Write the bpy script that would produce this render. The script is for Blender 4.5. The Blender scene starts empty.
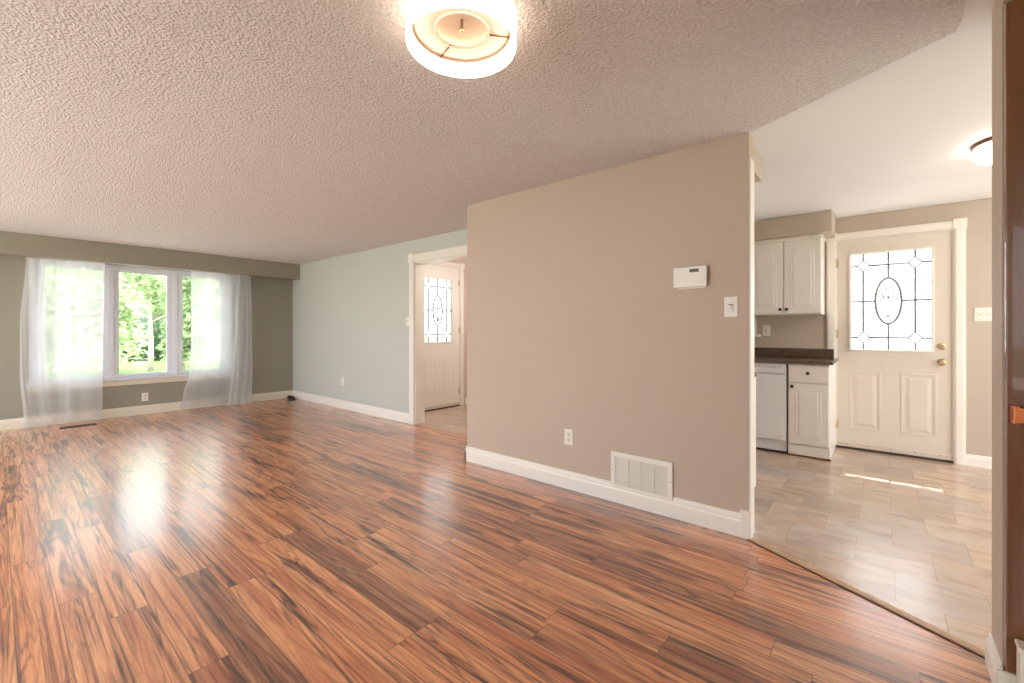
import bpy, math, random
from math import sin, cos, pi, radians
from mathutils import Vector
random.seed(7)
S = bpy.context.scene
COL = S.collection

# ------------------------------------------------------------------ camera, world, sun, exposure
cd = bpy.data.cameras.new('camera'); cam = bpy.data.objects.new('camera', cd); COL.objects.link(cam)
cd.sensor_width = 36; cd.lens = 437 / 1024 * 36; cd.shift_y = -11.5 / 1024; cd.clip_start = .02; cd.clip_end = 400
cam.location = (0, 0, 1.25); cam.rotation_euler = (pi / 2, 0, radians(40.2)); S.camera = cam

W = bpy.data.worlds.new('world'); S.world = W; W.use_nodes = True
bg = W.node_tree.nodes['Background']; bg.inputs[0].default_value = (.92, .96, 1, 1); bg.inputs[1].default_value = 2.5

sd = bpy.data.lights.new('sun', 'SUN'); sun = bpy.data.objects.new('sun', sd); COL.objects.link(sun)
sd.energy = 9.0; sd.angle = radians(.6); sd.color = (1, .97, .92); sun.rotation_euler = (radians(-(90 - 46.3)), 0, 0)
sun.location = (0, 12, 14)

def portal(name, loc, rot, sx, sy):
    l = bpy.data.lights.new(name, 'AREA'); l.shape = 'RECTANGLE'; l.size = sx; l.size_y = sy
    l.cycles.is_portal = True
    o = bpy.data.objects.new(name, l); COL.objects.link(o); o.location = loc; o.rotation_euler = rot
portal('window_portal', (-8.62, 1.44, 1.36), (0, radians(-90), 0), 1.7, 2.3)
portal('rear_fill_portal', (-4.6, -1.78, 1.15), (radians(90), 0, 0), 6.9, 2.3)  # samples daylight through the opening added in the rear wall
portal('kitchen_portal', (2.9, 4.35, 1.15), (0, radians(90), 0), 2.3, 2.5)  # samples daylight through the opening added right of the kitchen

vs = S.view_settings
vs.view_transform = 'Standard'; vs.look = 'None'; vs.gamma = 1; vs.use_curve_mapping = False
vs.exposure = 0.85

# ------------------------------------------------------------------ helpers
def lin(r, g, b):
    f = lambda c: (c / 12.92 if c <= .04045 else ((c + .055) / 1.055) ** 2.4)
    return (f(r / 255), f(g / 255), f(b / 255), 1)

class NB:
    def __init__(s, name):
        s.m = bpy.data.materials.new(name); s.m.use_nodes = True
        s.t = s.m.node_tree; s.b = s.t.nodes['Principled BSDF']; s.out = s.t.nodes['Material Output']
    def n(s, typ, ins={}, **props):
        nd = s.t.nodes.new('ShaderNode' + typ)
        for k, v in props.items(): setattr(nd, k, v)
        for k, v in ins.items(): s.set(nd.inputs[k], v)
        return nd
    def set(s, inp, v):
        if isinstance(v, bpy.types.NodeSocket): s.t.links.new(v, inp)
        else: inp.default_value = v
    def math(s, op, a, b=0.0, c=0.0):
        return s.n('Math', {0: a, 1: b, 2: c}, operation=op).outputs[0]
    def mix(s, f, a, b, mode='MIX'):
        nd = s.n('Mix', {}, data_type='RGBA', blend_type=mode)
        s.set(nd.inputs[0], f); s.set(nd.inputs[6], a); s.set(nd.inputs[7], b); return nd.outputs[2]
    def ramp(s, f, stops):
        nd = s.n('ValToRGB', {0: f}); e = nd.color_ramp.elements
        while len(e) < len(stops): e.new(.5)
        for i, (p, c) in enumerate(stops): e[i].position = p; e[i].color = c
        return nd.outputs[0]
    def vec(s, x, y, z=0.0): return s.n('CombineXYZ', {0: x, 1: y, 2: z}).outputs[0]
    def noise(s, v, scale, detail=3, rough=.5, dist=0.0):
        return s.n('TexNoise', {'Vector': v, 'Scale': scale, 'Detail': detail, 'Roughness': rough, 'Distortion': dist}).outputs[0]
    def obj(s): return s.n('TexCoord').outputs['Object']
    def bump(s, h, strength, dist):
        s.set(s.b.inputs['Normal'], s.n('Bump', {'Height': h, 'Strength': strength, 'Distance': dist}).outputs[0])
    def p(s, **k):
        names = {'col': 'Base Color', 'rough': 'Roughness', 'metal': 'Metallic', 'spec': 'Specular IOR Level', 'coat': 'Coat Weight', 'coatr': 'Coat Roughness', 'coati': 'Coat IOR', 'ior': 'IOR'}
        for a, v in k.items(): s.set(s.b.inputs[names[a]], v)
        return s

def painted(name, rgb, rough=.5, var=.03, bump=.0, scale=6, **k):
    q = NB(name); co = q.obj(); n = q.noise(co, scale, 3)
    c = lin(*rgb); d = tuple(x * (1 - var * 3) for x in c[:3]) + (1,)
    q.p(col=q.mix(n, d, tuple(min(1, x * (1 + var)) for x in c[:3]) + (1,)), rough=rough, **k)
    if bump: q.bump(q.noise(co, 220, 2), bump, .001)
    return q.m
def metal(name, rgb, rough=.3):
    q = NB(name); q.p(col=lin(*rgb), metal=1.0, rough=q.math('MULTIPLY_ADD', q.noise(q.obj(), 60, 2), .1, rough)); return q.m
def emitter(name, rgb, st, base=(240, 235, 225)):
    q = NB(name); q.p(col=lin(*base), rough=.7)
    w = q.noise(q.obj(), 90, 2)
    q.set(q.b.inputs['Emission Color'], lin(*rgb)); q.set(q.b.inputs['Emission Strength'], q.math('MULTIPLY_ADD', w, st * .1, st * .95)); return q.m

class G:
    """collects geometry for ONE mesh object"""
    def __init__(s): s.v = []; s.f = []; s.smooth = set()
    def add(s, vs, fs, smooth=False):
        o = len(s.v); s.v += [tuple(a) for a in vs]
        for f in fs:
            if smooth: s.smooth.add(len(s.f))
            s.f.append(tuple(i + o for i in f))
        return s
    def box(s, x0, x1, y0, y1, z0, z1):
        return s.add([(x0,y0,z0),(x1,y0,z0),(x1,y1,z0),(x0,y1,z0),(x0,y0,z1),(x1,y0,z1),(x1,y1,z1),(x0,y1,z1)],
                     [(0,3,2,1),(4,5,6,7),(0,1,5,4),(1,2,6,5),(2,3,7,6),(3,0,4,7)])
    def frustum(s, x0, x1, z0, z1, y0, y1, i):      # raised field facing -y
        return s.add([(x0,y0,z0),(x1,y0,z0),(x1,y0,z1),(x0,y0,z1),(x0+i,y1,z0+i),(x1-i,y1,z0+i),(x1-i,y1,z1-i),(x0+i,y1,z1-i)],
                     [(3,2,1,0),(4,5,6,7),(0,1,5,4),(1,2,6,5),(2,3,7,6),(3,0,4,7)])
    def poly(s, pts, z0, z1):                       # vertical prism over a ccw outline
        n = len(pts)
        return s.add([(x,y,z0) for x,y in pts] + [(x,y,z1) for x,y in pts],
                     [tuple(range(n-1,-1,-1)), tuple(range(n,2*n))] + [(i,(i+1)%n,n+(i+1)%n,n+i) for i in range(n)])
    def extrude(s, outline, a, b, fn):              # outline (p,q) swept from a to b; fn(p,q,t)->xyz
        n = len(outline)
        return s.add([fn(p,q,a) for p,q in outline] + [fn(p,q,b) for p,q in outline],
                     [tuple(range(n-1,-1,-1)), tuple(range(n,2*n))] + [(i,(i+1)%n,n+(i+1)%n,n+i) for i in range(n)])
    def lathe(s, prof, c=(0,0,0), axis='z', seg=32):
        vs = []; n = len(prof)
        for k in range(seg):
            a = 2*pi*k/seg
            for r, h in prof:
                p = (r*cos(a), r*sin(a), h)
                if axis == 'y': p = (p[0], -p[2], p[1])     # height goes towards -y
                if axis == 'x': p = (p[2], p[0], p[1])
                vs.append((c[0]+p[0], c[1]+p[1], c[2]+p[2]))
        fs = [(k*n+i, ((k+1)%seg)*n+i, ((k+1)%seg)*n+i+1, k*n+i+1) for k in range(seg) for i in range(n-1)]
        s.add(vs, fs, True); o = len(s.v) - len(vs)
        if prof[0][0] > 1e-6: s.f.append(tuple(o+k*n for k in range(seg-1,-1,-1)))
        if prof[-1][0] > 1e-6: s.f.append(tuple(o+k*n+n-1 for k in range(seg)))
        return s
    def tube(s, pts, r, seg=8, closed=False, flat=1.0):
        pts = [Vector(p) for p in pts]; n = len(pts); vs = []
        for i, p in enumerate(pts):
            if closed: t = pts[(i+1)%n] - pts[i-1]
            else: t = pts[min(i+1,n-1)] - pts[max(i-1,0)]
            t.normalize(); up = Vector((0,1,0)) if abs(t.y) < .9 else Vector((0,0,1))
            a = t.cross(up).normalized(); b = t.cross(a)
            rr = r[i] if isinstance(r, (list, tuple)) else r
            for k in range(seg):
                q = 2*pi*k/seg; vs.append(p + a*rr*cos(q) + b*rr*flat*sin(q))
        m = n if closed else n-1
        fs = [(i*seg+k, i*seg+(k+1)%seg, ((i+1)%n)*seg+(k+1)%seg, ((i+1)%n)*seg+k) for i in range(m) for k in range(seg)]
        if not closed: fs += [tuple(range(seg-1,-1,-1)), tuple((n-1)*seg+k for k in range(seg))]
        return s.add(vs, fs, True)
    def build(s, name, mat, parent=None, bevel=0, seg=2):
        me = bpy.data.meshes.new(name); me.from_pydata(s.v, [], s.f)
        for i, p in enumerate(me.polygons): p.use_smooth = i in s.smooth
        me.materials.append(mat); me.update()
        o = bpy.data.objects.new(name, me); COL.objects.link(o)
        if parent: o.parent = parent
        if bevel:
            b = o.modifiers.new('bevel', 'BEVEL'); b.width = bevel; b.segments = seg; b.limit_method = 'ANGLE'; b.angle_limit = radians(40)
        return o

def tag(o, label=None, cat=None, group=None, kind=None):
    for k, v in (('label', label), ('category', cat), ('group', group), ('kind', kind)):
        if v: o[k] = v
    return o
def empty(name, loc, label=None, cat=None, rz=0, group=None, kind=None):
    o = bpy.data.objects.new(name, None); COL.objects.link(o); o.location = loc; o.rotation_euler = (0,0,rz); o.empty_display_size = .1
    return tag(o, label, cat, group, kind)
def struct(o, label=None, cat=None): return tag(o, label, cat, None, 'structure')

# ------------------------------------------------------------------ materials
def wood_floor():
    q = NB('wood_planks'); co = q.obj(); sp = q.n('SeparateXYZ', {0: co}); x, y = sp.outputs[0], sp.outputs[1]
    w, L = .133, 1.3
    ry = q.math('DIVIDE', q.math('ADD', y, 20.03), w); row = q.math('FLOOR', ry)
    r1 = q.n('TexWhiteNoise', {'W': row}, noise_dimensions='1D').outputs[0]
    rx = q.math('ADD', q.math('DIVIDE', x, L), q.math('MULTIPLY', r1, 7.0)); colm = q.math('FLOOR', rx)
    wn = q.n('TexWhiteNoise', {'Vector': q.vec(row, colm, 3.0)}, noise_dimensions='3D'); idv, idc = wn.outputs[0], wn.outputs[1]
    wn2 = q.n('TexWhiteNoise', {'Vector': q.vec(row, colm, 9.0)}, noise_dimensions='3D').outputs[0]
    fy = q.math('FRACT', ry); fx = q.math('FRACT', rx)
    ey = q.math('MULTIPLY', q.math('MINIMUM', fy, q.math('SUBTRACT', 1.0, fy)), w)
    ex = q.math('MULTIPLY', q.math('MINIMUM', fx, q.math('SUBTRACT', 1.0, fx)), L)
    e = q.math('MINIMUM', ey, ex)
    gap = q.n('MapRange', {0: e, 1: .0006, 2: .0022, 3: 1.0, 4: 0.0}).outputs[0]
    ox = q.math('MULTIPLY_ADD', idv, 61.0, x); oz = q.math('MULTIPLY', wn2, 40.0)
    fig = q.noise(q.vec(q.math('MULTIPLY', ox, .55), q.math('MULTIPLY', y, 9.5), oz), 1.0, 3, .45, .55)
    rings = q.math('MULTIPLY_ADD', q.math('SINE', q.math('MULTIPLY', fig, 88.0)), .5, .5)
    rings = q.math('POWER', rings, 2.6)
    streak = q.noise(q.vec(q.math('MULTIPLY', ox, 1.3), q.math('MULTIPLY', y, 21.0), oz), 1.0, 4, .6)
    fine = q.noise(q.vec(q.math('MULTIPLY', ox, 7.0), q.math('MULTIPLY', y, 170.0), oz), 1.0, 3, .6)
    blot = q.noise(q.vec(q.math('MULTIPLY', ox, 1.25), q.math('MULTIPLY', y, 15.0), q.math('ADD', oz, 7.0)), 1.0, 3, .55, .6)
    tone = q.ramp(idv, [(0, lin(176,120,86)), (.1, lin(206,140,98)), (.22, lin(238,164,112)), (.6, lin(250,176,122)), (.85, lin(244,162,106)), (1, lin(252,190,140))])
    t2 = q.mix(q.n('MapRange', {0: streak, 1: .42, 2: .62}).outputs[0], tone, q.mix(1.0, tone, lin(214,182,168), 'MULTIPLY'))
    t3 = q.mix(q.math('MULTIPLY', rings, q.n('MapRange', {0: blot, 1: .4, 2: .64, 3: .2, 4: .9}).outputs[0]), t2, q.mix(1.0, t2, lin(96,68,58), 'MULTIPLY'))
    t4 = q.mix(q.n('MapRange', {0: blot, 1: .55, 2: .68, 3: 0.0, 4: .92}).outputs[0], t3, q.mix(1.0, t3, lin(116,92,82), 'MULTIPLY'))
    lines = q.noise(q.vec(q.math('MULTIPLY', ox, .8), q.math('MULTIPLY', y, 62.0), q.math('ADD', oz, 3.0)), 1.0, 2, .5)
    t4 = q.mix(q.n('MapRange', {0: lines, 1: .56, 2: .66, 3: 0.0, 4: .7}).outputs[0], t4, q.mix(1.0, t4, lin(130,92,76), 'MULTIPLY'))
    t5 = q.mix(q.n('MapRange', {0: fine, 1: .3, 2: .7, 3: .32, 4: 0.0}).outputs[0], t4, lin(70,40,28))
    q.p(col=q.mix(q.math('MULTIPLY', gap, .85), t5, lin(48,28,20)), rough=.42, coat=1.0, coati=1.9,
        coatr=q.math('MULTIPLY_ADD', fine, .06, .17))
    q.bump(q.math('SUBTRACT', q.math('MULTIPLY', fine, .25), gap), .25, .0015)
    return q.m
def tile_floor(name, off=0.0):
    q = NB(name); co = q.obj(); sp = q.n('SeparateXYZ', {0: co}); x, y = sp.outputs[0], sp.outputs[1]
    w = .325
    ry = q.math('DIVIDE', q.math('ADD', y, 20.06 + off), w); row = q.math('FLOOR', ry)
    rx = q.math('ADD', q.math('DIVIDE', q.math('ADD', x, 20.1), w), q.math('MULTIPLY', row, .5)); cl = q.math('FLOOR', rx)
    wn = q.n('TexWhiteNoise', {'Vector': q.vec(row, cl, 5.0)}, noise_dimensions='3D').outputs[0]
    fy = q.math('FRACT', ry); fx = q.math('FRACT', rx)
    e = q.math('MULTIPLY', q.math('MINIMUM', q.math('MINIMUM', fy, q.math('SUBTRACT', 1.0, fy)), q.math('MINIMUM', fx, q.math('SUBTRACT', 1.0, fx))), w)
    g = q.n('MapRange', {0: e, 1: .0012, 2: .0034, 3: 1.0, 4: 0.0}).outputs[0]
    oz = q.math('MULTIPLY', wn, 50.0)
    vein = q.noise(q.vec(q.math('MULTIPLY', x, 3.0), q.math('MULTIPLY', y, 11.0), oz), 1.0, 5, .6, .8)
    cloud = q.noise(q.vec(x, y, oz), 5.0, 4, .6)
    tone = q.ramp(wn, [(0, lin(154,132,116)), (.35, lin(186,160,138)), (.7, lin(202,174,150)), (1, lin(172,156,146))])
    c = q.mix(q.n('MapRange', {0: vein, 1: .45, 2: .7, 3: 0.0, 4: .75}).outputs[0], tone, lin(134,98,72))
    c = q.mix(q.n('MapRange', {0: cloud, 1: .5, 2: .72, 3: 0.0, 4: .35}).outputs[0], c, lin(214,196,176))
    q.p(col=q.mix(q.math('MULTIPLY', g, .55), c, lin(112,88,70)), rough=.5, coat=1.0, coati=2.2, coatr=.22)
    q.bump(q.math('SUBTRACT', q.math('MULTIPLY', vein, .3), g), .3, .002)
    return q.m
def popcorn():
    q = NB('popcorn_ceiling'); co = q.obj()
    v = q.n('TexVoronoi', {'Vector': co, 'Scale': 80.0, 'Randomness': 1.0, 'Smoothness': .5}, feature='SMOOTH_F1').outputs[0]
    n = q.noise(co, 90, 4, .65); h = q.math('SUBTRACT', q.math('MULTIPLY', n, 1.3), v)
    q.p(col=q.mix(q.n('MapRange', {0: h, 1: -.1, 2: .6}).outputs[0], lin(220,214,210), lin(237,232,228)), rough=.95, spec=.1)
    q.bump(h, .8, .011); return q.m
def sheer():
    q = NB('sheer_voile'); co = q.obj()
    lw = q.n('LayerWeight', {'Blend': .35}).outputs['Facing']
    wv = q.noise(co, 240, 2)
    d = q.n('BsdfDiffuse', {0: lin(244,246,248)}); t = q.n('BsdfTranslucent', {0: lin(246,248,250)}); tr = q.n('BsdfTransparent', {0: (1,1,1,1)})
    a = q.n('MixShader', {0: .68}); q.set(a.inputs[1], d.outputs[0]); q.set(a.inputs[2], t.outputs[0])
    fac = q.math('MINIMUM', q.math('ADD', q.math('MULTIPLY_ADD', lw, .25, .51), q.math('MULTIPLY', wv, .08)), .95)
    b = q.n('MixShader', {0: fac}); q.set(b.inputs[1], tr.outputs[0]); q.set(b.inputs[2], a.outputs[0])
    q.set(q.out.inputs[0], b.outputs[0]); return q.m
def clear_glass():
    q = NB('window_glass'); tr = q.n('BsdfTransparent', {0: (.97,.985,.98,1)}); gl = q.n('BsdfGlossy', {0: (1,1,1,1), 1: .02})
    fr = q.n('Fresnel', {0: 1.45}).outputs[0]
    m = q.n('MixShader', {0: q.math('MULTIPLY', fr, .8)}); q.set(m.inputs[1], tr.outputs[0]); q.set(m.inputs[2], gl.outputs[0])
    q.set(q.out.inputs[0], m.outputs[0]); return q.m
def textured_glass():
    q = NB('obscure_glass'); n = q.noise(q.obj(), 26, 4, .6)
    tr = q.n('BsdfTransparent', {0: (.88,.89,.91,1)}); tl = q.n('BsdfTranslucent', {0: (.95,.95,.97,1)}); gl = q.n('BsdfGlossy', {0: (1,1,1,1), 1: .15})
    a = q.n('MixShader', {0: q.n('MapRange', {0: n, 1: .3, 2: .7, 3: .15, 4: .42}).outputs[0]}); q.set(a.inputs[1], tr.outputs[0]); q.set(a.inputs[2], tl.outputs[0])
    b = q.n('MixShader', {0: .06}); q.set(b.inputs[1], a.outputs[0]); q.set(b.inputs[2], gl.outputs[0])
    q.set(q.out.inputs[0], b.outputs[0]); return q.m
def leaf(name, rgb):
    q = NB(name); n = q.noise(q.obj(), 1.2, 3); c = lin(*rgb)
    cc = q.mix(n, tuple(v*.7 for v in c[:3]) + (1,), tuple(min(1, v*1.25) for v in c[:3]) + (1,))
    d = q.n('BsdfDiffuse', {0: cc}); t = q.n('BsdfTranslucent', {0: cc}); m = q.n('MixShader', {0: .45})
    q.set(m.inputs[1], d.outputs[0]); q.set(m.inputs[2], t.outputs[0]); q.set(q.out.inputs[0], m.outputs[0]); return q.m
def granite():
    q = NB('speckled_countertop'); v = q.n('TexVoronoi', {'Vector': q.obj(), 'Scale': 160.0}).outputs[0]; n = q.noise(q.obj(), 120, 3)
    q.p(col=q.mix(q.n('MapRange', {0: q.math('ADD', v, n), 1: .75, 2: 1.2}).outputs[0], lin(44,34,28), lin(112,92,76)), rough=.22, spec=.6); return q.m
def dark_wood():
    q = NB('dark_brown_wood'); sp = q.n('SeparateXYZ', {0: q.obj()})
    n = q.noise(q.vec(q.math('MULTIPLY', sp.outputs[0], 40.0), q.math('MULTIPLY', sp.outputs[1], 40.0), q.math('MULTIPLY', sp.outputs[2], 2.5)), 1.0, 4, .6)
    q.p(col=q.mix(n, lin(88,52,30), lin(134,88,54)), rough=.3, coat=.3); return q.m
def lawn():
    q = NB('lawn_grass'); n = q.noise(q.obj(), .8, 5, .7); q.p(col=q.mix(n, lin(86,110,66), lin(120,142,92)), rough=.95, spec=.1); q.bump(q.noise(q.obj(), 40, 3), .6, .03); return q.m

M = dict(
    wood=wood_floor(), tile=tile_floor('kitchen_tile'), halltile=tile_floor('hall_tile', .1), pop=popcorn(), sheer=sheer(), glass=clear_glass(), obscure=textured_glass(), granite=granite(), darkwood=dark_wood(), lawn=lawn(),
    wall=painted('greige_wall_paint', (193,174,157), .6, .012, .15, 1.5),
    wallk=painted('kitchen_wall_paint', (191,177,161), .6, .012, .15, 1.5),
    wallg=painted('green_lit_wall_colour', (195,197,189), .6, .012, .15, 1.5),  # green tint of light from the trees is put into the colour
    wallw=painted('backlit_wall_colour', (152,147,132), .6, .012, .15, 1.5),  # darker because the window wall's backlit shade is put into the colour
    wallh=painted('pinkish_hall_paint', (206,188,176), .6, .012, .15, 1.5),
    smooth=painted('smooth_ceiling_paint', (240,238,237), .8, .01, .1, 1.5),
    trim=painted('white_trim_paint', (238,232,222), .35, .01), trimc=painted('cream_trim_paint', (226,218,198), .4, .015),
    vinyl=painted('white_vinyl', (232,236,244), .3, .01), door=painted('door_enamel', (222,212,198), .38, .01), fdoor=painted('front_door_enamel', (238,232,222), .38, .01),
    cab=painted('white_cabinet_lacquer', (236,230,222), .32, .01), appl=painted('appliance_enamel', (232,232,232), .22, .01), grey=painted('grey_kick_plastic', (176,172,168), .5),
    plastic=painted('white_plastic', (236,230,220), .35, .01), slot=painted('dark_slot', (58,48,42), .6), lcd=painted('lcd_display', (112,116,104), .2),
    black=painted('black_rubber', (26,22,22), .45), knob=painted('dark_bronze', (44,34,28), .35), brass=metal('satin_brass', (206,184,146), .25), copper=metal('polished_copper', (222,130,84), .25),
    bronze=metal('bronze_ring', (150,112,86), .35), lead=painted('lead_came_metal', (140,140,145), .4, .02), etch=painted('etched_lines', (120,122,126), .6),
    sweep=painted('vinyl_sweep', (214,200,188), .5), thresh=painted('dark_threshold', (64,48,38), .5), register=painted('brown_register', (58,46,40), .4),
    strip=painted('oak_transition', (196,156,118), .35, .08, 0, 14), strip_shadow=painted('painted_strip_shadow', (58,36,26), .5),
    concrete=painted('pale_concrete', (238,234,226), .9, .06, 0, 2), asphalt=painted('pale_road', (232,230,226), .9, .04, 0, 1), siding=painted('white_siding', (232,232,230), .7, .02, 0, 3),
    shingle=painted('grey_shingles', (128,122,118), .9, .1, 0, 5), bark=painted('pale_bark', (196,186,170), .9, .12, 0, 4), barkd=painted('brown_bark', (108,88,72), .9, .12, 0, 4),
    leaf1=leaf('bright_leaves', (172,192,148)), leaf2=leaf('pale_leaves', (180,196,156)), leaf3=leaf('dark_leaves', (104,132,100)),
    shade=emitter('lit_drum_fabric', (255,232,208), 2.1), liner=emitter('lit_drum_liner', (255,244,228), 2.4), plate=painted('beige_diffuser', (240,220,200), .6), kshade=emitter('lit_glass_diffuser', (255,246,236), 4.5), fill_shade=emitter('lit_fill_diffuser', (255,247,240), 50),
)

# ------------------------------------------------------------------ walls, floors, ceilings
H = 2.44
def wall(name, axis, a, b, u0, u1, z0, z1, holes, mat):
    us = sorted({u0, u1, *[h[0] for h in holes], *[h[1] for h in holes]}); zs = sorted({z0, z1, *[h[2] for h in holes], *[h[3] for h in holes]})
    g = G()
    for i in range(len(us)-1):
        for j in range(len(zs)-1):
            cu, cz = (us[i]+us[i+1])/2, (zs[j]+zs[j+1])/2
            if any(h[0] < cu < h[1] and h[2] < cz < h[3] for h in holes): continue
            if axis == 'x': g.box(a, b, us[i], us[i+1], zs[j], zs[j+1])
            else: g.box(us[i], us[i+1], a, b, zs[j], zs[j+1])
    return struct(g.build(name, mat))

WX = -8.375
wall('wall_left', 'x', WX-.2, WX, -1.8, 3.58, -.3, H, [(.344, 2.52, .56, 2.2)], M['wallw'])
wall('wall_back', 'y', 3.58, 3.727, WX-.2, -3.05, -.3, H, [(-4.7, -3.25, -.3, 2.14)], M['wallg'])
wall('wall_center', 'y', 2.92, 3.02, -3.03, -.607, 0, H, [], M['wall'])
wall('wall_closet', 'x', -3.03, -2.87, 3.02, 5.8, 0, H, [], M['wallh'])
wall('wall_kitchen', 'y', 5.8, 5.95, -3.03, 2.85, -.3, H, [(-.372, .518, -.3, 2.195), (-2.05, -1.2, 1.2, 2.05)], M['wallk'])
wall('wall_hall', 'x', -5.49, -5.34, 3.727, 5.8, -.3, H, [(4.1, 4.975, -.3, 2.27)], M['wallh'])
wall('wall_hall_end', 'y', 5.8, 5.95, -5.49, -3.03, -.3, H, [], M['wallh'])
wall('wall_right', 'x', .315, .46, -1.8, 2.40, 0, H, [(1.35, 2.22, 0, 2.36)], M['wall'])
wall('wall_stair', 'y', 2.40, 2.55, .46, 2.85, 0, H, [], M['wall'])
wall('wall_kitchen_right', 'x', 2.7, 2.85, 2.55, 5.8, -.3, H, [(3.1, 5.6, 0, 2.3)], M['wallk'])  # opening added out of view to let daylight into the kitchen
wall('wall_rear', 'y', -1.75, -1.6, WX-.2, 2.85, -.3, H, [(-8.0, -1.2, 0, 2.3), (.75, 2.4, .7, 2.2)], M['wall'])  # both openings added behind the camera as daylight fill
wall('wall_stair_side', 'x', 2.7, 2.85, -1.6, 2.4, -.3, H, [], M['wall'])

T0, T1 = (-.607, 2.90), (.315, 2.433)      # diagonal strip between planks and tiles
fl = G().poly([(WX,-1.6),(.46,-1.6),(.46,2.38),T1,T0,(-.607,2.95),(-3.03,2.95),(-3.03,3.62),(WX,3.62)], -.12, 0)
struct(fl.build('floor', M['wood']))
struct(G().poly([(.46,2.40),(2.7,2.5),(2.7,5.95),(-2.87,5.95),(-2.87,3.02),(-.607,3.02),T0,T1], -.12, 0).build('floor_kitchen', M['tile']))
struct(G().box(-5.49,-3.03,3.62,5.8,-.12,.001).build('floor_hall', M['halltile']))
struct(G().box(.46,2.7,-1.6,2.4,-.12,0).build('floor_stair', M['wood']))
# ceilings: textured over the living room, smooth over the kitchen, same height
C0, C1, C2 = (-.607,2.94), (.225,2.475), (.237,2.27)
cl = G().poly([(WX-.2,-1.75),(.237,-1.75),C2,(.236,2.40),C1,C0,(-.607,3.05),(-3.03,3.05),(-3.03,3.727),(WX-.2,3.727)], H, H+.25)
struct(cl.build('ceiling', M['pop']))
struct(G().poly([(.237,-1.75),(2.85,-1.75),(2.85,5.95),(-3.03,5.95),(-3.03,3.05),(-.607,3.05),C0,C1,(.236,2.40),C2], H+.003, H+.25).build('ceiling_kitchen', M['smooth']))
struct(G().box(-5.49,-3.03,3.727,5.95,H,H+.25).build('ceiling_hall', M['smooth']))

# bulkhead over the front window, soffits in the kitchen
struct(G().box(WX, -8.07, -1.6, 3.58, 2.172, H).build('trim_1', M['wallw'], bevel=.004))
struct(G().box(-1.9, -.373, 5.35, 5.8, 2.235, H).build('trim_2', M['wallk'], bevel=.003))
struct(G().box(-2.87, -.63, 3.02, 3.43, 2.28, H).build('trim_3', M['wallk'], bevel=.003))
# painted end of the centre wall
struct(G().box(-.607, -.597, 2.922, 3.022, 0, 2.285).build('trim_4', M['trim'], bevel=.003))
# transition strip
d = Vector((T1[0]-T0[0], T1[1]-T0[1])).normalized(); nrm = Vector((-d.y, d.x))
def off(p, s): return (p[0]+nrm.x*s, p[1]+nrm.y*s)
struct(G().poly([off(T0,-.004),off(T1,-.004),off(T1,.034),off(T0,.034)], 0, .009).build('trim_5', M['strip'], bevel=.004))
struct(G().poly([off(T0,-.012),off(T1,-.012),off(T1,-.004),off(T0,-.004)], 0, .004).build('strip_shadow_line', M['strip_shadow']))  # dark band painted as the shadow line along the strip

# baseboards: profile swept along a wall; n points into the room
PROF = [(0,0),(.016,0),(.016,.085),(.012,.097),(.013,.104),(.008,.114),(.006,.128),(0,.13)]
def base(name, p0, p1, n, mat, h=.13):
    g = G(); L = math.dist(p0, p1); t = ((p1[0]-p0[0])/L, (p1[1]-p0[1])/L); k = h/.13
    g.extrude(PROF, 0, L, lambda p,q,s: (p0[0]+t[0]*s+n[0]*p, p0[1]+t[1]*s+n[1]*p, q*k))
    return struct(g.build(name, mat))
base('baseboard_left', (WX,-1.6), (WX,3.58), (1,0), M['trimc'])
base('baseboard_back', (WX+.016,3.58), (-4.815,3.58), (0,-1), M['trim'])
base('baseboard_center', (-3.046,2.92), (-.64,2.92), (0,-1), M['trim'], .14)
base('baseboard_center_end', (-3.03,2.904), (-3.03,3.58), (-1,0), M['trim'], .14)
base('baseboard_kitchen', (.595,5.8), (2.7,5.8), (0,-1), M['trim'], .105)
base('baseboard_hall', (-5.34,5.1), (-5.34,5.8), (1,0), M['trim'], .11)
base('baseboard_right', (.315,2.205), (.315,2.415), (-1,0), M['trim'], .11)
base('baseboard_right_end', (.299,2.18), (.352,2.18), (0,-1), M['trimc'], .11)
g = G().box(-.645,-.59,2.895,2.96,0,.15); g.box(-.65,-.586,2.89,2.965,.15,.165)
struct(g.build('trim_7', M['trim'], bevel=.004))
g = G().box(.337,.40,2.10,2.158,0,.225); g.box(.333,.404,2.095,2.162,.225,.24)
struct(g.build('trim_8', M['trimc'], bevel=.005))

# ------------------------------------------------------------------ casings
def casing(name, w, h, cw, mat, side=(1,1), depth=.0, loc=(0,0,0), rz=0, proud=.0):
    """casing round an opening 0..w x 0..h, face towards -y, with jamb lining of given depth"""
    g = G()
    t = .02
    for s, x in ((0, -cw), (1, w)):
        if side[s]:
            g.box(x, x+cw, -t, 0, 0, h); g.box(x+.012, x+cw-.012, -t-.006, -t, 0, h)
            g.box(x-.008, x+cw+.008, -t-.012, 0, h, h+cw+.012)       # corner block
    g.box(0 if side[0] else -cw, w if side[1] else w+cw, -t, 0, h, h+cw); g.box(0, w, -t-.006, -t, h+.012, h+cw-.012)
    if depth:
        if side[0]: g.box(-.001, .012, -.001, depth, 0, h)
        if side[1]: g.box(w-.012, w+.001, -.001, depth, 0, h)
        g.box(0, w, 0, depth, h-.012, h)
    o = g.build(name, mat, bevel=.003); o.location = loc; o.rotation_euler = (0,0,rz)
    return struct(o)
casing('trim_9', 1.45, 2.14, .105, M['trim'], depth=.15, loc=(-4.7,3.58,0))
casing('trim_10', .89, 2.195, .078, M['trim'], depth=.012, loc=(-.372,5.8,0))
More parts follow.
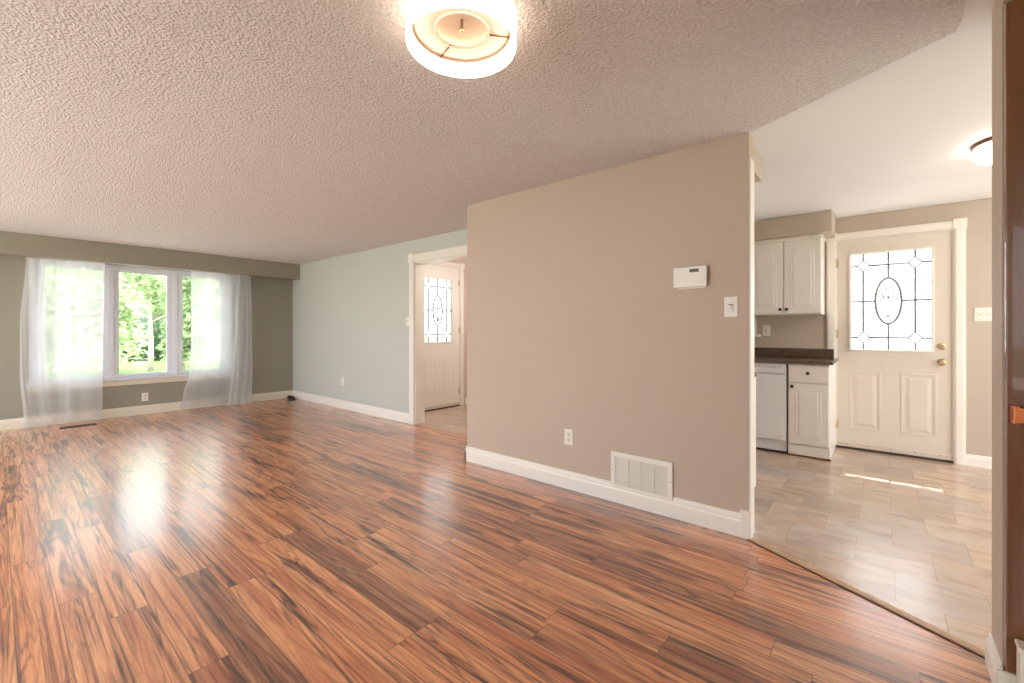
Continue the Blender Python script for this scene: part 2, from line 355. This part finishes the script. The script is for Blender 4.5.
casing('trim_11', .875, 2.27, .075, M['trim'], depth=.012, loc=(-5.34,4.1,0), rz=pi/2)

# ------------------------------------------------------------------ entrance doors with leaded glass
def entrance_door(name, loc, rz, w, h, gl, hinge_right, mat, label):
    r = empty(name, loc, label, 'door', rz, kind='structure')
    x0, x1, z0, z1 = gl
    g = G()
    for a, b, c, e in ((0,w,0,z0),(0,w,z1,h),(0,x0,z0,z1),(x1,w,z0,z1)): g.box(a,b,0,.045,c,e)
    g.build('slab', mat, r)
    g = G(); f = .022
    for a,b,c,e in ((x0-f,x1+f,z1,z1+f),(x0-f,x1+f,z0-f,z0),(x0-f,x0,z0,z1),(x1,x1+f,z0,z1)): g.box(a,b,-.012,0,c,e)
    g.build('glazing_frame', M['trim'], r, bevel=.005)
    pane = G().box(x0,x1,.014,.024,z0,z1).build('pane', M['obscure'], r)
    gw, gh = x1-x0, z1-z0
    P = lambda u, v: (x0+u*gw, .008, z1-v*gh)
    g = G(); ul, uc, ur, vt, vm, vb = .16, .485, .815, .125, .5, .88; du, dv, ou, ov = .085, .058, .165, .235
    def ln(*pp): g.tube([P(*q) for q in pp], .0095, 6)
    for u in (ul, ur):
        ln((u,0),(u,vt-dv)); ln((u,vt+dv),(u,vb-dv)); ln((u,vb+dv),(u,1))
        for v in (vt, vb):
            g.tube([P(u-du,v),P(u,v-dv),P(u+du,v),P(u,v+dv)], .009, 6, closed=True)
    for v in (vt, vb):
        ln((0,v),(ul-du,v)); ln((ul+du,v),(ur-du,v)); ln((ur+du,v),(1,v))
    ln((uc,0),(uc,vm-ov)); ln((uc,vm+ov),(uc,1)); ln((0,vm),(uc-ou,vm)); ln((uc+ou,vm),(1,vm))
    g.tube([P(uc+ou*cos(a*pi/24), vm+ov*sin(a*pi/24)) for a in range(48)], .011, 6, closed=True)
    g.build('lead_came', M['lead'], pane)
    g = G(); rnd = random.Random(4)
    for k in range(7):                                   # stems and petals of the flower in the oval
        s = (k-3)/3
        g.tube([P(uc+.005+s*.012, vm+.17-i*.03+abs(s)*.02*0) if i < 0 else P(uc+s*(.03+.022*i*(1-.04*i)), vm+.17-i*.05-(.02 if k == 3 else .012*(k%2))*i) for i in range(5)], .003, 5)
        c = (uc+s*.10, vm-.035-(.09 if k == 3 else .05*(k%2)))
        g.tube([P(c[0]+.024*cos(a*pi/6), c[1]+.02*sin(a*pi/6)) for a in range(12)], .0042, 5, closed=True)
    for k in range(5): g.tube([P(uc+.035*cos(k*1.256+a*.2), vm-.12+.026*sin(k*1.256+a*.2)) for a in range(6)], .003, 5)
    g.build('etched_flower', M['etch'], pane)
    pw = .26 if w > .88 else .25
    for c in (w*.27, w*.73):
        g = G(); a, b, c0, c1 = c-pw/2, c+pw/2, .19, .80
        m = .02
        for q in ((a,b,c1-m,c1),(a,b,c0,c0+m),(a,a+m,c0+m,c1-m),(b-m,b,c0+m,c1-m)): g.box(q[0],q[1],-.004,0,q[2],q[3])
        g.frustum(a+.04,b-.04,c0+.04,c1-.04,0,-.005,.028)
        g.build('raised_panel', mat, r, bevel=.003)
    hx = w if hinge_right else 0
    for z in (h*.105, h*.55, h*.895):
        g = G().lathe([(0,-.05),(.007,-.048),(.007,.048),(0,.05)], (hx, -.008, z), seg=12)
        g.box(hx-.02, hx+.02, -.003, 0, z-.045, z+.045); g.build('hinge', M['brass'], r)
    lx = w-.075 if not hinge_right else .075
    kz = .92
    g = G().lathe([(0,0),(.034,0),(.034,.004),(.014,.010),(.012,.03),(.022,.038),(.029,.05),(.027,.062),(.015,.068),(0,.069)], (lx,0,kz), 'y', 24)
    g.build('knob', M['brass'], r)
    g = G().lathe([(0,0),(.032,0),(.030,.010),(.012,.014),(0,.014)], (lx,0,kz+.15), 'y', 24); g.box(lx-.006,lx+.006,-.03,-.012,kz+.132,kz+.168)
    g.build('deadbolt', M['brass'], r, bevel=.002)
    g = G().box(.005,w-.005,-.012,0,.0,.045)
    sw = g.build('door_sweep', M['sweep'], r, bevel=.002)
    for k in range(5): G().lathe([(.005,0),(.004,.002),(0,.003)], (w*(.1+.2*k),-.012,.03), 'y', 10).build('screw', M['knob'], sw)
    return r
entrance_door('door_1', (-.368,5.806,.024), 0, .882, 2.16, (.128,.735,1.03,2.01), False, M['door'], 'cream back door with leaded oval glass at the end of the kitchen')
entrance_door('door_2', (-5.346,4.104,.016), pi/2, .866, 2.245, (.14,.70,1.045,2.04), True, M['fdoor'], 'white front door with leaded oval glass seen through the hall opening')
struct(G().box(-.372,.518,5.79,5.95,0,.022).build('trim_12', M['thresh'], bevel=.002))
struct(G().box(-5.49,-5.33,4.1,4.975,.001,.015).build('trim_13', M['thresh'], bevel=.002))

# dark door standing open at the right edge of the photo
r = empty('door_3', (.318,2.197,.0), 'dark brown wooden door at the right edge with copper handle', 'door', kind='structure')
g = G().box(0,.78,-.017,.017,.01,2.345)
for z0, z1 in ((.25,.95),(1.1,2.15)): g.frustum(.13,.65,z0,z1,-.017,-.024,.03)
g.build('slab', M['darkwood'], r, bevel=.003)
g = G().lathe([(0,0),(.026,0),(.024,.006),(.012,.010),(.012,.05),(0,.05)], (.15,-.017,.975), 'y', 20)
g.box(.008,.024,-.074,-.017,.945,1.005); g.box(.008,.19,-.076,-.058,.95,1.0)
g.build('handle', M['copper'], r, bevel=.007, seg=3)

# ------------------------------------------------------------------ front window
r = empty('window_1', (WX,1.43,.56), 'wide white three-pane window on the left wall under the bulkhead', 'window', kind='structure')
Y0, Y1, Z0, Z1 = .344-1.43, 2.52-1.43, 0, 1.64
g = G(); fw = .05
MU = (1.066-1.43, 1.806-1.43)
for y0,y1,z0,z1 in ((Y0,Y1,Z1-.075,Z1),(Y0,Y1,Z0,Z0+.0),(Y0,Y0+fw-.02,Z0,Z1-.075),(Y1-fw+.02,Y1,Z0,Z1-.075)):
    if z1 > z0: g.box(-.12,.004,y0,y1,z0,z1)
for c in MU: g.box(-.12,.004,c-.032,c+.032,Z0,Z1-.075)
g.box(-.004,.018,Y0-.06,Y1+.06,Z1-.01,Z1+.0); g.box(0,.018,Y0-.06,Y0,Z0,Z1); g.box(0,.018,Y1,Y1+.06,Z0,Z1)
g.build('window_frame', M['vinyl'], r, bevel=.004)
panes = [(.415,.99),(1.142,1.718),(1.894,2.42)]
bounds = [(Y0+fw-.02, MU[0]-.032),(MU[0]+.032, MU[1]-.032),(MU[1]+.032, Y1-fw+.02)]
for (a,b),(s0,s1) in zip(panes, bounds):
    a -= 1.43; b -= 1.43; z0, z1 = .04, 1.535
    g = G()
    for y0,y1,zz0,zz1 in ((s0,s1,0,z0),(s0,s1,z1,Z1-.075),(s0,a,z0,z1),(b,s1,z0,z1)): g.box(-.075,-.012,y0,y1,zz0,zz1)
    for y0,y1,zz0,zz1 in ((a,b,z0,z0+.012),(a,b,z1-.012,z1),(a,a+.012,z0,z1),(b-.012,b,z0,z1)): g.box(-.062,-.022,y0,y1,zz0,zz1)
    sh = g.build('sash', M['vinyl'], r, bevel=.004)
    G().box(-.045,-.039,a+.004,b-.004,z0+.004,z1-.004).build('pane', M['glass'], sh)
    g = G().box(-.012,.006,a-.045,a-.02,.28,.34); g.tube([(.0,a-.032,.31),(.02,a-.032,.31),(.028,a-.032,.25)], .006, 8)
    g.build('latch', M['vinyl'], sh, bevel=.002)
G().box(-.10,.055,Y0-.10,Y1+.17,-.028,0).build('window_sill', M['vinyl'], r, bevel=.004)
g = G().box(0,.016,Y0-.08,Y1+.15,-.11,-.028); g.box(.016,.022,Y0-.08,Y1+.15,-.10,-.05)
g.build('apron', M['trimc'], r, bevel=.004)

# kitchen window, only the edge of its casing shows past the centre wall
r = empty('window_2', (-1.625,5.8,1.2), 'white kitchen window casing edge beside the wall cabinet', 'window', kind='structure')
g = G()
for a,b,z0,z1 in ((-.5,-.425,0,.925),(.425,.5,0,.925),(-.5,.5,.85,.925)): g.box(a,b,-.02,.0,z0,z1)
g.build('window_frame', M['trim'], r, bevel=.003)
G().box(-.56,.545,-.075,.1,-.03,0).build('window_sill', M['trim'], r, bevel=.004)
g = G()
for a,b,z0,z1 in ((-.425,-.37,0,.85),(.37,.425,0,.85),(-.37,.37,0,.05),(-.37,.37,.8,.85)): g.box(a,b,.05,.1,z0,z1)
sh = g.build('sash', M['vinyl'], r, bevel=.003)
G().box(-.368,.368,.07,.076,.052,.798).build('pane', M['glass'], sh)

# ------------------------------------------------------------------ sheer curtains
def curtain(label, X, rows, folds, amp, phase, nu=90):
    """rows: (z, y left, y right) from top to floor"""
    zt = rows[0][0]; zb = rows[-1][0]; nz = 44; g = G(); vs = []
    for j in range(nz+1):
        z = zt + (zb-zt)*j/nz
        for i in range(len(rows)-1):
            if rows[i][0] >= z >= rows[i+1][0] - 1e-6: break
        s = (rows[i][0]-z)/max(1e-6, rows[i][0]-rows[i+1][0]); s = s*s*(3-2*s)
        a = rows[i][1]+(rows[i+1][1]-rows[i][1])*s; b = rows[i][2]+(rows[i+1][2]-rows[i][2])*s
        grow = .55+.45*j/nz
        for k in range(nu+1):
            u = k/nu
            x = X + amp*grow*(sin(2*pi*folds*u+phase+.25*sin(3*z)) + .35*sin(2*pi*folds*2.3*u+1.7*phase+z))
            vs.append((x-X, a+(b-a)*u + .012*sin(2*pi*folds*u*1.3+z*1.4) - (rows[0][1]+rows[0][2])/2, z))
    fs = [(j*(nu+1)+k, j*(nu+1)+k+1, (j+1)*(nu+1)+k+1, (j+1)*(nu+1)+k) for j in range(nz) for k in range(nu)]
    r = empty('sheer_curtain', (X,(rows[0][1]+rows[0][2])/2,0), label, 'curtain', group='sheer curtains at the front window')
    G().add(vs, fs, True).build('fabric', M['sheer'], r)
    g = G(); m = nu+1
    top = [vs[k] for k in range(m)]; bot = [vs[nz*m+k] for k in range(m)]
    g.tube([(p[0],p[1],p[2]-.006) for p in top], .006, 6); g.build('heading', M['sheer'], r)
    for k0, k1 in ((0, 4), (nu-4, nu)):
        h = [vs[j*m+k] for j in range(nz+1) for k in (k0, k1)]
        G().add([(p[0]+.004,p[1],p[2]) for p in h], [(2*j,2*j+1,2*j+3,2*j+2) for j in range(nz)], True).build('side_hem', M['sheer'], r)
    g = G(); g.tube([(p[0],p[1],p[2]+.004) for p in bot], .003, 6)
    g.build('hem', M['sheer'], r)
curtain('wide white sheer curtain panel at the far left end of the window', -8.235, [(2.168,.25,.635),(1.3,.19,.64),(.75,.19,.64),(.02,.235,.645)], 2.2, .016, .4)
curtain('narrow white sheer curtain panel beside the bare middle pane, left of it', -8.165, [(2.168,.61,.968),(1.2,.60,.965),(.03,.60,.965)], 1.3, .010, 1.9)
curtain('thin white sheer curtain panel over the right pane, hem flared toward the left', -8.19, [(2.168,1.965,2.64),(1.1,1.955,2.64),(.55,1.93,2.63),(.28,1.86,2.6),(.04,1.83,2.56)], 1.8, .013, .9)
curtain('gathered white sheer curtain panel hanging at the right end of the window', -8.15, [(2.168,2.58,2.80),(1.4,2.54,2.82),(.6,2.5,2.82),(.02,2.46,2.80)], 3.4, .018, .2)

# ------------------------------------------------------------------ wall plates, thermostat, grille
def plate(loc, kind, label, rz=0, group=None, gang=1):
    name = {'switch': 'light_switch', 'outlet': 'wall_outlet'}[kind]
    r = empty(name, loc, label, 'light switch' if kind == 'switch' else 'outlet', rz, group)
    w = .078 if gang == 1 else .13
    G().box(-w/2,w/2,-.006,0,-.062,.062).build('cover_plate', M['plastic'], r, bevel=.003)
    for k in range(gang):
        x = 0 if gang == 1 else (k-.5)*.052
        if kind == 'switch':
            b = G().box(x-.017,x+.017,-.009,-.006,-.034,.034).build('rocker' if gang > 1 else 'switch_surround', M['plastic'], r, bevel=.0015)
            g = G()
            if gang > 1: g.box(x-.014,x+.014,-.0105,-.009,.0,.003)
            else: g.box(x-.012,x+.012,-.0105,-.009,.012,.017)
            g.build('gap_line', M['slot'], b)
            if gang == 1: G().box(x-.008,x+.008,-.02,-.009,-.012,.010).build('toggle', M['plastic'], r, bevel=.002)
        else:
            for z in (-.022, .022):
                f = G().lathe([(0,0),(.0165,0),(.0165,.002),(0,.0025)], (x,-.006,z), 'y', 20).build('socket', M['plastic'], r)
                g = G()
                for dx in (-.006,.006): g.box(x+dx-.0012,x+dx+.0012,-.0092,-.0075,z-.002,z+.007)
                g.lathe([(.0025,0),(.0025,.001),(0,.001)], (x,-.0082,z-.009), 'y', 8)
                g.build('slots', M['slot'], f)
    return r
plate((-.705,2.92,1.392), 'switch', 'white light switch near the right end of the centre wall, below the thermostat')
plate((-1.88,2.92,.408), 'outlet', 'white wall outlet low on the centre wall, left of the return air grille')
plate((-4.855,3.58,1.364), 'switch', 'white light switch beside the white casing of the hall opening')
plate((-6.55,3.58,.43), 'outlet', 'white wall outlet low on the far grey-green wall')
plate((WX,1.442,.253), 'outlet', 'white wall outlet on the dark wall under the front window', pi/2)
plate((-1.021,5.8,1.245), 'outlet', 'white wall outlet above the kitchen countertop')
plate((.715,5.8,1.392), 'switch', 'white double light switch right of the cream back door', gang=2)

r = empty('thermostat', (-.943,2.92,1.592), 'white rectangular thermostat high on the centre wall', 'thermostat')
G().box(-.085,.095,-.012,0,-.075,.052).build('back_plate', M['plastic'], r, bevel=.003)
G().box(-.104,.104,-.036,-.012,-.066,.066).build('cover', M['plastic'], r, bevel=.005, seg=3)
G().box(.0,.058,-.0375,-.036,.028,.05).build('display', M['lcd'], r)
g = G()
for k in range(4): g.box(.006+k*.012,.014+k*.012,-.0385,-.0375,.033,.045)
g.build('digits', M['slot'], r)
g = G().box(-.075,-.0735,-.0365,-.036,-.06,.06); g.box(-.015,.075,-.038,-.036,-.05,.012); g.build('flap', M['plastic'], r, bevel=.001)

r = empty('return_air_grille', (-1.285,2.92,.235), 'white slatted return air grille above the baseboard of the centre wall', 'vent')
w, h = .225, .131; g = G(); b = .035
for a in ((-w,w,h-b,h),(-w,w,-h,-h+b*.8),(-w,-w+b,-h+b*.8,h-b),(w-b,w,-h+b*.8,h-b)): g.box(a[0],a[1],-.014,0,a[2],a[3])
g.build('frame', M['plastic'], r, bevel=.004)
G().box(-w+b,w-b,-.0015,0,-h+b*.8,h-b).build('backing', M['trim'], r)
g = G(); n = 22
for k in range(n):
    z = -h+b*.8+.004+k*(2*h-1.8*b-.008)/(n-1)
    g.add([(-w+b,-.003,z+.004),(w-b,-.003,z+.004),(w-b,-.011,z-.003),(-w+b,-.011,z-.003),(-w+b,-.004,z+.0055),(w-b,-.004,z+.0055),(w-b,-.012,z-.0015),(-w+b,-.012,z-.0015)],
          [(0,1,2,3),(7,6,5,4),(3,2,6,7),(1,0,4,5),(0,3,7,4),(2,1,5,6)])
g.build('louvers', M['plastic'], r)
g = G()
for k in (-1,0,1): g.box(k*.095-.004,k*.095+.004,-.0135,-.010,-h+b*.8,h-b)
g.build('mullions', M['plastic'], r)
for x in (-w+.015,w-.015): G().lathe([(.004,0),(.003,.0015),(0,.002)], (x,-.014,0), 'y', 10).build('screw', M['bronze'], r)

# ------------------------------------------------------------------ floor register and cable
r = empty('floor_register', (-7.97,.70,0), 'dark brown floor register under the hem of the left sheer curtain', 'vent')
g = G()
for a in ((-.06,.06,-.17,-.155),(-.06,.06,.155,.17),(-.06,-.045,-.155,.155),(.045,.06,-.155,.155)): g.box(a[0],a[1],a[2],a[3],0,.007)
g.build('frame', M['register'], r, bevel=.002)
g = G()
for k in range(16): g.box(-.045,.045,-.15+k*.0195,-.142+k*.0195,.0,.005)
g.build('louvers', M['register'], r)
r = empty('coiled_cable', (-8.2,3.47,0), 'black coiled cable with a plug on the floor in the far corner', 'cable')
g = G(); pts = []
for k in range(150):
    t = k/150*2*pi*5.3; pts.append((.055*cos(t)*(1+.25*sin(t*.37)), .05*sin(t)*(1+.3*cos(t*.51)), .012+.05*k/150*(.6+.4*sin(t*.7))))
pts += [(.08,-.02,.03),(.13,-.04,.012),(.17,-.02,.009)]
g.tube(pts, .006, 8); g.build('cord', M['black'], r)
g = G().box(.165,.205,-.035,-.005,0,.028); g.build('plug', M['black'], r, bevel=.005)
g = G().box(-.05,-.005,-.03,.03,.0,.05); g.build('adapter', M['black'], r, bevel=.006)

# ------------------------------------------------------------------ kitchen units
def cab_door(parent, x0, x1, z0, z1, y, knob, arch):
    d = G().box(x0,x1,y-.02,y,z0,z1).build('cabinet_door', M['cab'], parent, bevel=.003)
    g = G(); m = .055 if x1-x0 < .4 else .06; a, b, c, e = x0+m, x1-m, z0+m, z1-m
    def outline(i):
        pts = [(a+i,c+i),(b-i,c+i)]
        if arch:
            n = 12
            for k in range(n+1):
                u = k/n; xx = b-i-(b-a-2*i)*u
                s = sin(pi*min(1,max(0,(u-.12)/.76)))
                pts.append((xx, e-i-.035+.035*s))
        else: pts += [(b-i,e-i),(a+i,e-i)]
        return pts
    o0, o1, o2, o3 = outline(0), outline(.010), outline(.016), outline(.036); n = len(o0)
    vs = [(p,y-.0205,q) for p,q in o0] + [(p,y-.016,q) for p,q in o1] + [(p,y-.016,q) for p,q in o2] + [(p,y-.025,q) for p,q in o3]
    vs = [(p,y-.0201,q) for p,q in o0] + [(p,y-.0228,q) for p,q in o1] + [(p,y-.0205,q) for p,q in o2] + [(p,y-.0238,q) for p,q in o3]
    fs = [(k*n+i, k*n+(i+1)%n, (k+1)*n+(i+1)%n, (k+1)*n+i) for k in range(3) for i in range(n)] + [tuple(range(3*n,4*n))]
    G().add(vs, fs).build('raised_panel', M['cab'], d)
    G().lathe([(0,0),(.007,0),(.007,.012),(.015,.016),(.016,.022),(.010,.027),(0,.028)], (knob[0],y-.02,knob[1]), 'y', 16).build('knob', M['knob'], d)
    return d
r = empty('wall_cabinet', (-.80,5.8,1.415), 'white two-door wall cabinet with arched panels under the kitchen soffit', 'cabinet')
G().box(-.34,.332,-.33,-.002,0,.80).build('body', M['cab'], r, bevel=.002)
cab_door(r, -.336,-.0045, .012,.775, -.331, (-.03,.055), True)
cab_door(r,   .0045,.329, .012,.775, -.331, (.03,.055), True)
g = G().extrude([(0,.775),(-.012,.775),(-.03,.80),(-.03,.818),(0,.818)], -.34, .332, lambda p,q,t: (t,-.331+p,q)); g.box(.332,.342,-.331,-.002,.79,.818)
g.build('crown', M['cab'], r)

r = empty('base_cabinet', (-.543,5.8,0), 'white base cabinet with one drawer and door at the end of the counter', 'cabinet')
g = G().box(-.172,.168,-.655,-.002,.10,.918); g.box(-.172,.168,-.60,-.002,0,.10); g.box(.150,.168,-.655,-.6,0,.10); g.build('body', M['cab'], r, bevel=.002)
d = G().box(-.165,.160,-.676,-.656,.735,.905).build('drawer', M['cab'], r, bevel=.004)
G().lathe([(0,0),(.007,0),(.007,.012),(.015,.016),(.016,.022),(.010,.027),(0,.028)], (-.004,-.676,.828), 'y', 16).build('knob', M['knob'], d)
cab_door(r, -.165,.160,.125,.725,-.656,(-.135,.69),False)
G().box(-.172,.172,-.662,-.60,.0,.115).build('toe_board', M['cab'], r, bevel=.003)
G().box(-.172,.18,-.672,-.662,.0,.018).build('quarter_round', M['bronze'], r, bevel=.004)

r = empty('base_cabinet', (-1.4,3.02,0), 'white base cabinet behind the right end of the centre wall, only its edge in sight', 'cabinet')
g = G().box(-.7,.695,.002,.60,.10,.905); g.box(-.7,.695,.002,.54,0,.10); g.build('body', M['cab'], r, bevel=.002)
for k in range(3): G().box(-.69+k*.463,-.24+k*.463,.60,.62,.12,.88).build('cabinet_door', M['cab'], r, bevel=.003)
G().box(-.72,.695,.002,.63,.905,.935).build('worktop', M['granite'], r, bevel=.004)

r = empty('dishwasher', (-1.03,5.8,0), 'white built-in dishwasher between the base cabinet and the centre wall', 'dishwasher')
G().box(-.305,.305,-.64,-.005,.02,.915).build('tub', M['appl'], r, bevel=.003)
d = G().box(-.30,.30,-.668,-.641,.13,.80).build('door', M['appl'], r, bevel=.006)
G().box(-.265,.265,-.6715,-.668,.17,.765).build('inset_panel', M['appl'], d, bevel=.003)
c = G().box(-.30,.30,-.674,-.641,.805,.912).build('control_panel', M['appl'], r, bevel=.006)
for x0, x1 in [(.02+k*.036,.038+k*.036) for k in range(7)] + [(-.22+k*.05,-.19+k*.05) for k in range(3)]:
    G().box(x0,x1,-.6755,-.674,.868,.876).build('button', M['grey'], c)
G().box(-.2,.28,-.679,-.674,.818,.834).build('handle_lip', M['appl'], c, bevel=.002)
G().box(-.30,.30,-.62,-.60,.018,.125).build('kick_plate', M['grey'], r, bevel=.002)

r = empty('countertop', (-1.6,5.8,.918), 'dark speckled countertop with backsplash above the dishwasher', 'countertop')
G().box(-1.2,1.252,-.70,-.002,0,.03).build('worktop', M['granite'], r, bevel=.006, seg=3)
G().box(-1.2,1.215,-.035,-.002,.03,.128).build('backsplash', M['granite'], r, bevel=.005)

# ------------------------------------------------------------------ ceiling lights
r = empty('drum_ceiling_light', (-1.217,1.145,H), 'lit white drum ceiling light with beige ring hanging above the living room', 'ceiling light')
R1 = .205; zb = -.115
g = G().lathe([(R1,zb),(R1+.002,zb+.004),(R1+.002,-.006),(R1,-.004)], seg=72); g.f = [f for f in g.f if len(f) == 4]
g.build('shade', M['shade'], r)
g = G().lathe([(R1-.003,zb),(R1-.003,-.004)], seg=72); g.f = [f for f in g.f if len(f) == 4]; g.build('shade_liner', M['liner'], r)
g = G()
pl = [(.098,-.052),(.192,-.052),(.192,-.046),(.098,-.046),(.098,-.052)]; g.lathe(pl, seg=72); g.f = [f for f in g.f if len(f) == 4]
ring = g.build('diffuser_ring', M['plate'], r)
for a in (.91, 2.86):
    c, s = cos(a), sin(a); G().tube([(.1*c,.1*s,-.054),(.2*c,.2*s,-.054)], .003, 8).build('spoke', M['bronze'], ring)
g = G().lathe([(.184,-.052),(.193,-.0525),(.193,-.062),(.184,-.062)], seg=72); g.f = [f for f in g.f if len(f) == 4]; g.build('outer_lip', M['plate'], ring)
g = G().lathe([(.098,-.052),(.104,-.0525),(.104,-.060),(.098,-.060)], seg=72); g.f = [f for f in g.f if len(f) == 4]; g.build('ring_rim', M['plate'], ring)
G().lathe([(.15,-.012),(.15,-.002)], seg=48).build('canopy', M['plate'], r)
g = G().lathe([(0,-.062),(.006,-.06),(.010,-.052),(.006,-.046),(.005,-.012)], seg=20); g.build('finial', M['brass'], r)

r = empty('flush_ceiling_light', (.627,4.108,H+.003), 'lit round flush ceiling light with bronze rim on the kitchen ceiling', 'ceiling light')
g = G().lathe([(.150,0),(.178,0),(.178,-.022),(.150,-.022)], seg=56); g.build('rim', M['bronze'], r)
G().lathe([(.170,-.022),(.170,-.085),(.16,-.1),(.12,-.106),(0,-.108)], seg=56).build('diffuser', M['kshade'], r)
for a in range(3): G().lathe([(0,0),(.006,.002),(.006,.01),(0,.012)], (.172*cos(3.3+a*2.1),.172*sin(3.3+a*2.1),-.055), seg=10).build('thumb_screw', M['bronze'], r)

# hall light added out of view to brighten the hall and front door
r = empty('hall_fill_light', (-4.1,4.6,H), 'added unseen fill light on the front hall ceiling', 'ceiling light')
g = G().lathe([(.120,0),(.148,0),(.148,-.022),(.120,-.022)], seg=40); g.build('rim', M['bronze'], r)
G().lathe([(.140,-.022),(.140,-.085),(.13,-.1),(.09,-.106),(0,-.108)], seg=40).build('diffuser', M['fill_shade'], r)

r = empty('kitchen_fill_light', (1.75,4.3,H+.003), 'added unseen fill light further right on the kitchen ceiling, behind the right wall', 'ceiling light')  # extra fixture added out of view to brighten the kitchen
G().lathe([(.120,0),(.148,0),(.148,-.022),(.120,-.022)], seg=40).build('rim', M['bronze'], r)
G().lathe([(.140,-.022),(.140,-.085),(.13,-.1),(.09,-.106),(0,-.108)], seg=40).build('diffuser', M['fill_shade'], r)

# ------------------------------------------------------------------ outside
GZ = -.5
g = G().box(-120,60,-60,70,GZ-.3,GZ); struct(g.build('ground', M['lawn']))
struct(G().box(-22,-15,-60,70,GZ,GZ+.03).build('road', M['asphalt']))
struct(G().box(-13.2,-8.6,-8,12,GZ,GZ+.03).build('front_bounce_slab', M['concrete']))  # pale slab added below the sill to bounce light onto the ceiling
struct(G().box(2.9,9,-1,5.9,GZ,-.06).build('side_bounce_slab', M['concrete']))  # unseen pale slab added to bounce light onto the kitchen ceiling
struct(G().box(-9.5,3,-14,-1.85,GZ,-.06).build('rear_bounce_slab', M['concrete']))  # unseen pale slab added behind the camera for ceiling bounce
struct(G().box(-8,8,5.96,26,GZ,-.04).build('porch_bounce_slab', M['concrete']))  # pale slab stretched far out to brighten door glass and tile glare
struct(G().box(-3.2,3.0,5.95,7.115,2.50,2.54).build('porch_roof', M['siding']))
struct(G().box(-8.6,-5.5,3.74,5.95,2.5,2.62).build('entry_sky_blocker', M['siding']))  # unseen roof added to dim the sky behind the front door glass

def tree(label, x, y, th, cz, rx, rz_, nleaf, lm, bm, lsize, seed, name='leafy_tree'):
    rnd = random.Random(seed); r = empty(name, (x,y,GZ), label, 'tree')
    g = G(); rad = .035*th**.5+.03
    g.tube([(0,0,0),(.03*rnd.random(),.02,th*.5),(.05,-.04,th),(.0,.05,cz-GZ)], [rad*1.3,rad,rad*.8,rad*.3], 9)
    for k in range(6):
        a = k*1.05+rnd.random(); z = th*(.8+.1*k/6)
        g.tube([(0,0,z),(rx*.35*cos(a),rx*.35*sin(a),z+rz_*.4),(rx*.7*cos(a),rx*.7*sin(a),z+rz_*.8)], [rad*.5,rad*.3,rad*.1], 6)
    g.build('trunk', bm, r)
    vs = []; fs = []
    blobs = [(rnd.uniform(-.6,.6)*rx, rnd.uniform(-.6,.6)*rx, cz-GZ+rnd.uniform(-.6,.6)*rz_, rnd.uniform(.3,.55)) for _ in range(16)]
    for _ in range(nleaf):
        b = rnd.choice(blobs)
        d = Vector((rnd.gauss(0,1),rnd.gauss(0,1),rnd.gauss(0,1))).normalized()*(rnd.random()**.4)
        c = Vector((b[0]+d.x*rx*b[3], b[1]+d.y*rx*b[3], b[2]+d.z*rz_*b[3]))
        if c.z < .05: continue
        a = Vector((rnd.gauss(0,1),rnd.gauss(0,1),rnd.gauss(0,.6))).normalized(); q = a.cross(Vector((rnd.gauss(0,1),rnd.gauss(0,1),rnd.gauss(0,1)))).normalized()
        s = lsize*rnd.uniform(.6,1.3); o = len(vs)
        vs += [c-a*s, c+q*s*.45-a*s*.1, c+a*s, c-q*s*.45-a*s*.1]; fs.append((o,o+1,o+2,o+3))
    G().add(vs, fs).build('foliage', lm, r)
    return r
tree('bright green tree with a pale trunk on the lawn, in the middle pane', -23.6, 4.25, 2.6, 3.55, 3.6, 1.75, 5600, M['leaf1'], M['bark'], .15, 1)
tree('bright leafy tree close outside the left pane, behind the sheers', -13.5, .7, 1.0, 1.6, 1.5, 1.5, 7000, M['leaf1'], M['bark'], .11, 2)
tree('pale leafy tree close outside the right pane, behind the thin sheer', -14.8, 3.38, 1.0, 1.7, .7, 1.6, 3000, M['leaf1'], M['bark'], .10, 3)
tree('dark round bush beyond the lawn, left in the middle pane', -33, 5.1, .6, .9, 1.9, 1.6, 2400, M['leaf3'], M['barkd'], .2, 4, 'round_bush')
bgs = ['leftmost','second from left','third from left','fourth from left','fifth from left','sixth from left','rightmost']
for i, w_ in enumerate(bgs):
    tree('tall green tree far across the street, %s of the background row' % w_, -54-(i%2)*3.5, -8+6.0*i, 3, 3.9, 2.9, 3.6, 3000, M['leaf1'] if i % 2 else M['leaf2'], M['barkd'], .36, 20+i)['group'] = 'background trees across the street'
rnd = random.Random(99); vs = []; fs = []
for _ in range(9000):
    c = Vector((rnd.uniform(-.5,.5), rnd.uniform(-16,22), rnd.uniform(.03,1.75)+.15*sin(_)))
    a = Vector((rnd.gauss(0,1),rnd.gauss(0,1),rnd.gauss(0,1))).normalized(); q_ = a.orthogonal().normalized(); o = len(vs)
    vs += [c-a*.2, c+q_*.11, c+a*.2, c-q_*.11]; fs.append((o,o+1,o+2,o+3))
r = empty('hedge', (-48.5,3,GZ), 'long low green hedge across the street, below the background trees', 'hedge')
G().add(vs, fs).build('foliage', M['leaf3'], r)
G().box(-.3,.3,-15.8,21.8,0,1.3).build('stems', M['barkd'], r)
r = empty('shed', (-31,8.5,GZ), 'small white gabled shed across the street, seen through the right sheer', 'building', radians(90))
G().box(-.95,.95,0,3,0,2.0).build('wall', M['siding'], r)
G().extrude([(-1.15,2.0),(1.15,2.0),(0,2.6)], -.2, 3.2, lambda p,q,t: (p,t,q)).build('roof', M['shingle'], r)
G().box(-.75,-.1,-.03,0,0,1.7).build('shed_door', M['grey'], r)
